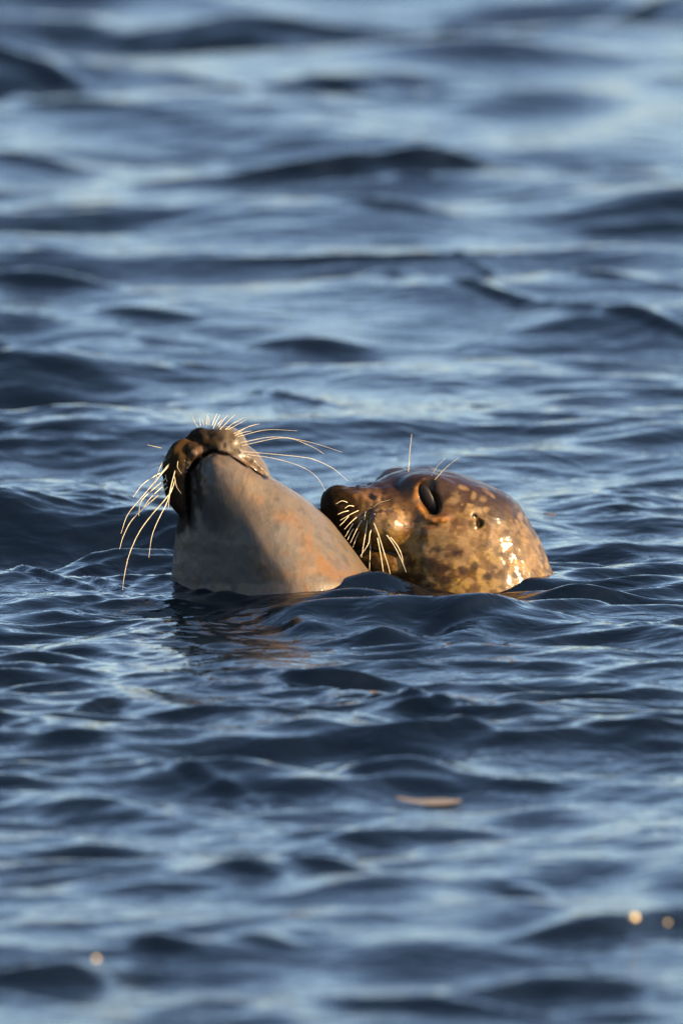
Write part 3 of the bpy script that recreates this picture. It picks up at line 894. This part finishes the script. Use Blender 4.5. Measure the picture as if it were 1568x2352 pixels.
    for u, v, a, b, rt in ((1214, 1262, 16, 34, -8), (1206, 1222, 10, 10, 0), (1182, 1212, 10, 8, 0), (1196, 1184, 6, 8, 0),
                           (1088, 1138, 6, 10, 10), (1064, 1120, 12, 5, 20), (1110, 1146, 8, 6, 0), (1040, 1150, 14, 8, -20),
                           (1094, 1172, 14, 8, 10), (1150, 1240, 10, 22, -10), (1232, 1290, 8, 18, -20), (1085, 1236, 22, 30, 0),
                           (1060, 1246, 14, 16, 0), (1048, 1290, 30, 10, 0), (1180, 1330, 18, 14, 0), (1020, 1238, 18, 14, 0), (960, 1258, 50, 12, -6)):
        c = mixc(c, (0.22, 0.145, 0.068), blob(P, u, v, a, b, rt, n2, 0.6) * (0.25 + 0.6 * n1))
    c = mixc(c, (0.12, 0.07, 0.03), blob(P, 1214, 1266, 5, 16, -6, n2) * 0.7)
    # dark round spots along the jaw
    for u, v, a, b in ((984, 1292, 20, 15), (1016, 1306, 12, 8), (944, 1298, 11, 8), (960, 1326, 15, 10), (1022, 1334, 16, 10),
                       (1062, 1310, 10, 8), (930, 1330, 14, 16), (1000, 1262, 10, 6), (1052, 1270, 12, 6), (990, 1345, 12, 6),
                       (1090, 1300, 9, 9), (1190, 1320, 12, 10), (1120, 1325, 10, 8)):
        c = mixc(c, (0.028, 0.012, 0.002), blob(P, u, v, a * 1.1, b * 1.1, 0, n2, 0.5) * 0.92)
    dk = np.maximum.reduce([blob(P, 768, 1166, 64, 72, 0, n1, 0.3), blob(P, 828, 1316, 84, 46, 10, n1, 0.3) * 0.95, blob(P, 800, 1228, 28, 46, 0, n1, 0.3)])  # dark nose fur, plus painted shade where the muzzle turns from the sun
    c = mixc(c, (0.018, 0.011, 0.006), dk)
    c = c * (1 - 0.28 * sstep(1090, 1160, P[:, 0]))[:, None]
    for k in range(16):     # whisker pits
        u, v = 834 + (k % 5) * 13 + 4 * math.sin(k * 2.3), 1172 + (k // 5) * 12 + 3 * math.cos(k * 1.7)
        c = mixc(c, (0.02, 0.009, 0.003), blob(P, u, v, 3.4, 3.4) * 0.8)
    gl = 0.85 - 0.83 * dk + 0.3 * blob(P, 900, 1200, 50, 24, 0, n1) - 0.35 * blob(P, 960, 1330, 140, 50, 0, n1)
    c = mixc(c, (0.13, 0.078, 0.022), blob(P, 880, 1222, 50, 34, 10, n1) * 0.85)
    c = mixc(c, (0.10, 0.055, 0.02), blob(P, 880, 1250, 60, 10, 8, n2) * 0.6)
    c = mixc(c, (0.11, 0.055, 0.02), blob(P, 850, 1138, 34, 16, 0, n2) * 0.8)
    c = mixc(c, (0.26, 0.11, 0.02), np.maximum.reduce([blob(P, 1008, 1194, 28, 7, -6), blob(P, 968, 1176, 8, 22, -28), blob(P, 958, 1130, 9, 20, 20)]) * 0.7)
    c = mixc(c, (0.008, 0.006, 0.004), np.maximum.reduce([blob(P, 984, 1146, 15, 40, -28, None, 0.2), blob(P, 1000, 1106, 12, 6, 0)]))
    c = mixc(c, (0.010, 0.007, 0.004), np.maximum.reduce([blob(P, 890, 1268, 42, 4, 8), blob(P, 820, 1259, 30, 4, -4), blob(P, 1100, 1202, 8, 13, 0), blob(P, 1090, 1184, 6, 6, 0)]))
    gl = gl * (1 - np.maximum(blob(P, 1100, 1202, 8, 13), blob(P, 984, 1146, 16, 44, -28)))
    W = to_world(P)
    root = empty('seal', to_world(np.array([1075., 1360., Z])),
                 label='glossy brown spotted seal pressing its muzzle against the other seal\'s neck', category='seal')
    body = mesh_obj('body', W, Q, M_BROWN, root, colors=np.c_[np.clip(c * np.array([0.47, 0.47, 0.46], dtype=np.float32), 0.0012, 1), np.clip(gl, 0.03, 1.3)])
    # eye ball
    th = np.linspace(0, math.pi, 13); ph = np.linspace(0, 2 * math.pi, 21)[:-1]
    sp = np.array([(math.sin(a) * math.cos(b), math.cos(a), math.sin(a) * math.sin(b)) for a in th for b in ph])
    rr = R(-28)
    q = sp * np.array([17, 43, 12])
    q = np.stack([q[:, 0] * math.cos(rr) - q[:, 1] * math.sin(rr), q[:, 0] * math.sin(rr) + q[:, 1] * math.cos(rr), q[:, 2]], -1)
    q = q + np.array([985, 1148, we + 19])
    fc = [(i * 20 + j, i * 20 + (j + 1) % 20, (i + 1) * 20 + (j + 1) % 20, (i + 1) * 20 + j) for i in range(12) for j in range(20)]
    mesh_obj('eye', to_world(q), fc, M_EYE, root)
    random.seed(9)
    dr = [(852 + 84 * random.random(), 1168 + 40 * random.random(), random.uniform(1.2, 2.6)) for _ in range(30)]
    dr += [(932 + random.uniform(-4, 4), 1205 + 50 * random.random(), random.uniform(1.0, 2.0)) for _ in range(10)]
    dr += [(1120 + random.gauss(0, 12), 1245 + random.gauss(0, 30), random.uniform(1.0, 1.8)) for _ in range(14)]
    drops(F, dr, root)
    z = lambda x, y: (721 + x * 0.16, 1053.7 + y * 0.16)
    WS = [([(655, 735), (520, 800), (375, 885)], -22), ([(620, 830), (435, 1015)], -22), ([(565, 925), (510, 1010), (445, 1125)], -18),
          ([(570, 1000), (480, 1165)], -20), ([(695, 870), (620, 1000), (520, 1210)], -30), ([(650, 1045), (600, 1150), (560, 1270)], -26),
          ([(770, 885), (745, 1030), (715, 1200), (680, 1420)], -40), ([(822, 1018), (800, 1080), (775, 1230), (662, 1400)], -36),
          ([(812, 1118), (804, 1350), (796, 1600)], -34), ([(850, 912), (920, 1080), (1000, 1340), (1080, 1600), (1102, 1785)], -44),
          ([(908, 1135), (950, 1350), (985, 1570), (1016, 1800)], -40), ([(1030, 1080), (1150, 1250), (1250, 1450), (1322, 1630)], -34),
          ([(1090, 1120), (1200, 1260), (1262, 1400), (1270, 1495)], -24), ([(578, 682), (500, 675), (442, 712)], -16),
          ([(505, 745), (420, 765), (340, 800)], -14), ([(490, 632), (400, 605), (312, 650)], -12), ([(742, 758), (722, 880)], -20),
          ([(848, 700), (930, 635), (1090, 588)], -14), ([(500, 820), (430, 900), (370, 960)], -14)]
    for p, d in WS:
        whisker(F, Z - 80, [z(*a) for a in p], root, d, 1.55 if len(p) > 3 else 1.1, 0.4)
    whisker(F, Z - 80, [(938, 1200), (978, 1216), (1003, 1246)], root, -20, 0.8, 0.4)
    whisker(F, Z, [(938, 1082), (941, 1040), (946, 996)], root, -10, 1.0, 0.35)
    whisker(F, Z, [(998, 1102), (1024, 1074), (1054, 1050)], root, -10, 0.9, 0.35)
    whisker(F, Z, [(990, 1094), (1002, 1074), (1022, 1052)], root, -8, 0.6, 0.3)
    return root

import time
_t = time.time()
pale_seal()
brown_seal()
print('seals', time.time() - _t, 'sea', nx, ny)

# ------------------------------------------------------------------ floating bits
def sliver(name, u, v, lu, lv, mat, tilt, **kw):
    """thin curled flake lying on the water."""
    c = on_water(u, v)
    n, m = 18, 6
    V = []
    for side in (1, -1):
        for i in range(n):
            t = i / (n - 1) * 2 - 1
            wd = lv * (1 - abs(t) ** 2.2) * (1.0 + 0.3 * math.sin(3 * t)) + 0.0006
            for j in range(m):
                s = j / (m - 1) * 2 - 1
                x = t * lu; y = s * wd + 0.2 * lv * math.sin(2.2 * t)
                z = 0.10 * lv * (1 - s * s) + 0.03 * lu * t * tilt + side * 0.0008 * (1 - s * s) + 0.0015
                V.append((c[0] + x, c[1] + y, bil(c[0] + x, c[1] + y) + z + 0.5 * (c[2] - bil(c[0], c[1]))))
    Fc = []
    for k in (0, 1):
        o = k * n * m
        for i in range(n - 1):
            for j in range(m - 1):
                q = (o + i * m + j, o + (i + 1) * m + j, o + (i + 1) * m + j + 1, o + i * m + j + 1)
                Fc.append(q if k == 0 else q[::-1])
    me = mesh_obj(name, np.array(V) - c, Fc, mat)
    me.location = c
    return tag(me, **kw)

sliver('feather', 984, 1845, 0.038, 0.009, M_DEBRIS, -0.3,
       label='pale pinkish feather floating on the water below the seals', category='feather')
sliver('seaweed_scrap', 1262, 1184, 0.008, 0.007, M_WEED, 0.1,
       label='small brown seaweed scrap floating just right of the brown seal', category='seaweed')

def glint_bead(u, v, r, **kw):  # golden bead added to stand in for an out-of-focus sun glint
    c = on_water(u, v)
    th = np.linspace(0, math.pi, 9); ph = np.linspace(0, 2 * math.pi, 17)[:-1]
    sp = np.array([(math.sin(a) * math.cos(b), math.sin(a) * math.sin(b), 0.8 * math.cos(a)) for a in th for b in ph]) * r
    fc = [(i * 16 + j, i * 16 + (j + 1) % 16, (i + 1) * 16 + (j + 1) % 16, (i + 1) * 16 + j) for i in range(8) for j in range(16)]
    o = mesh_obj('glint_bead', sp, fc, M_GLINT)
    o.location = c + np.array([0, 0, r * 0.4])
    return tag(o, **kw)
glint_bead(1455, 2112, 0.0048, label='bright golden bead standing in for a sun glint on the dark wave at lower right', category='glint_bead', group='sun-glint beads on the near waves')
glint_bead(220, 2206, 0.003, label='dim golden bead standing in for a sun glint on the dark wave at lower left', category='glint_bead', group='sun-glint beads on the near waves')
glint_bead(1532, 2122, 0.0022, label='faintest small bead standing in for a sun glint at the right edge, just right of the brightest bead', category='glint_bead', group='sun-glint beads on the near waves')
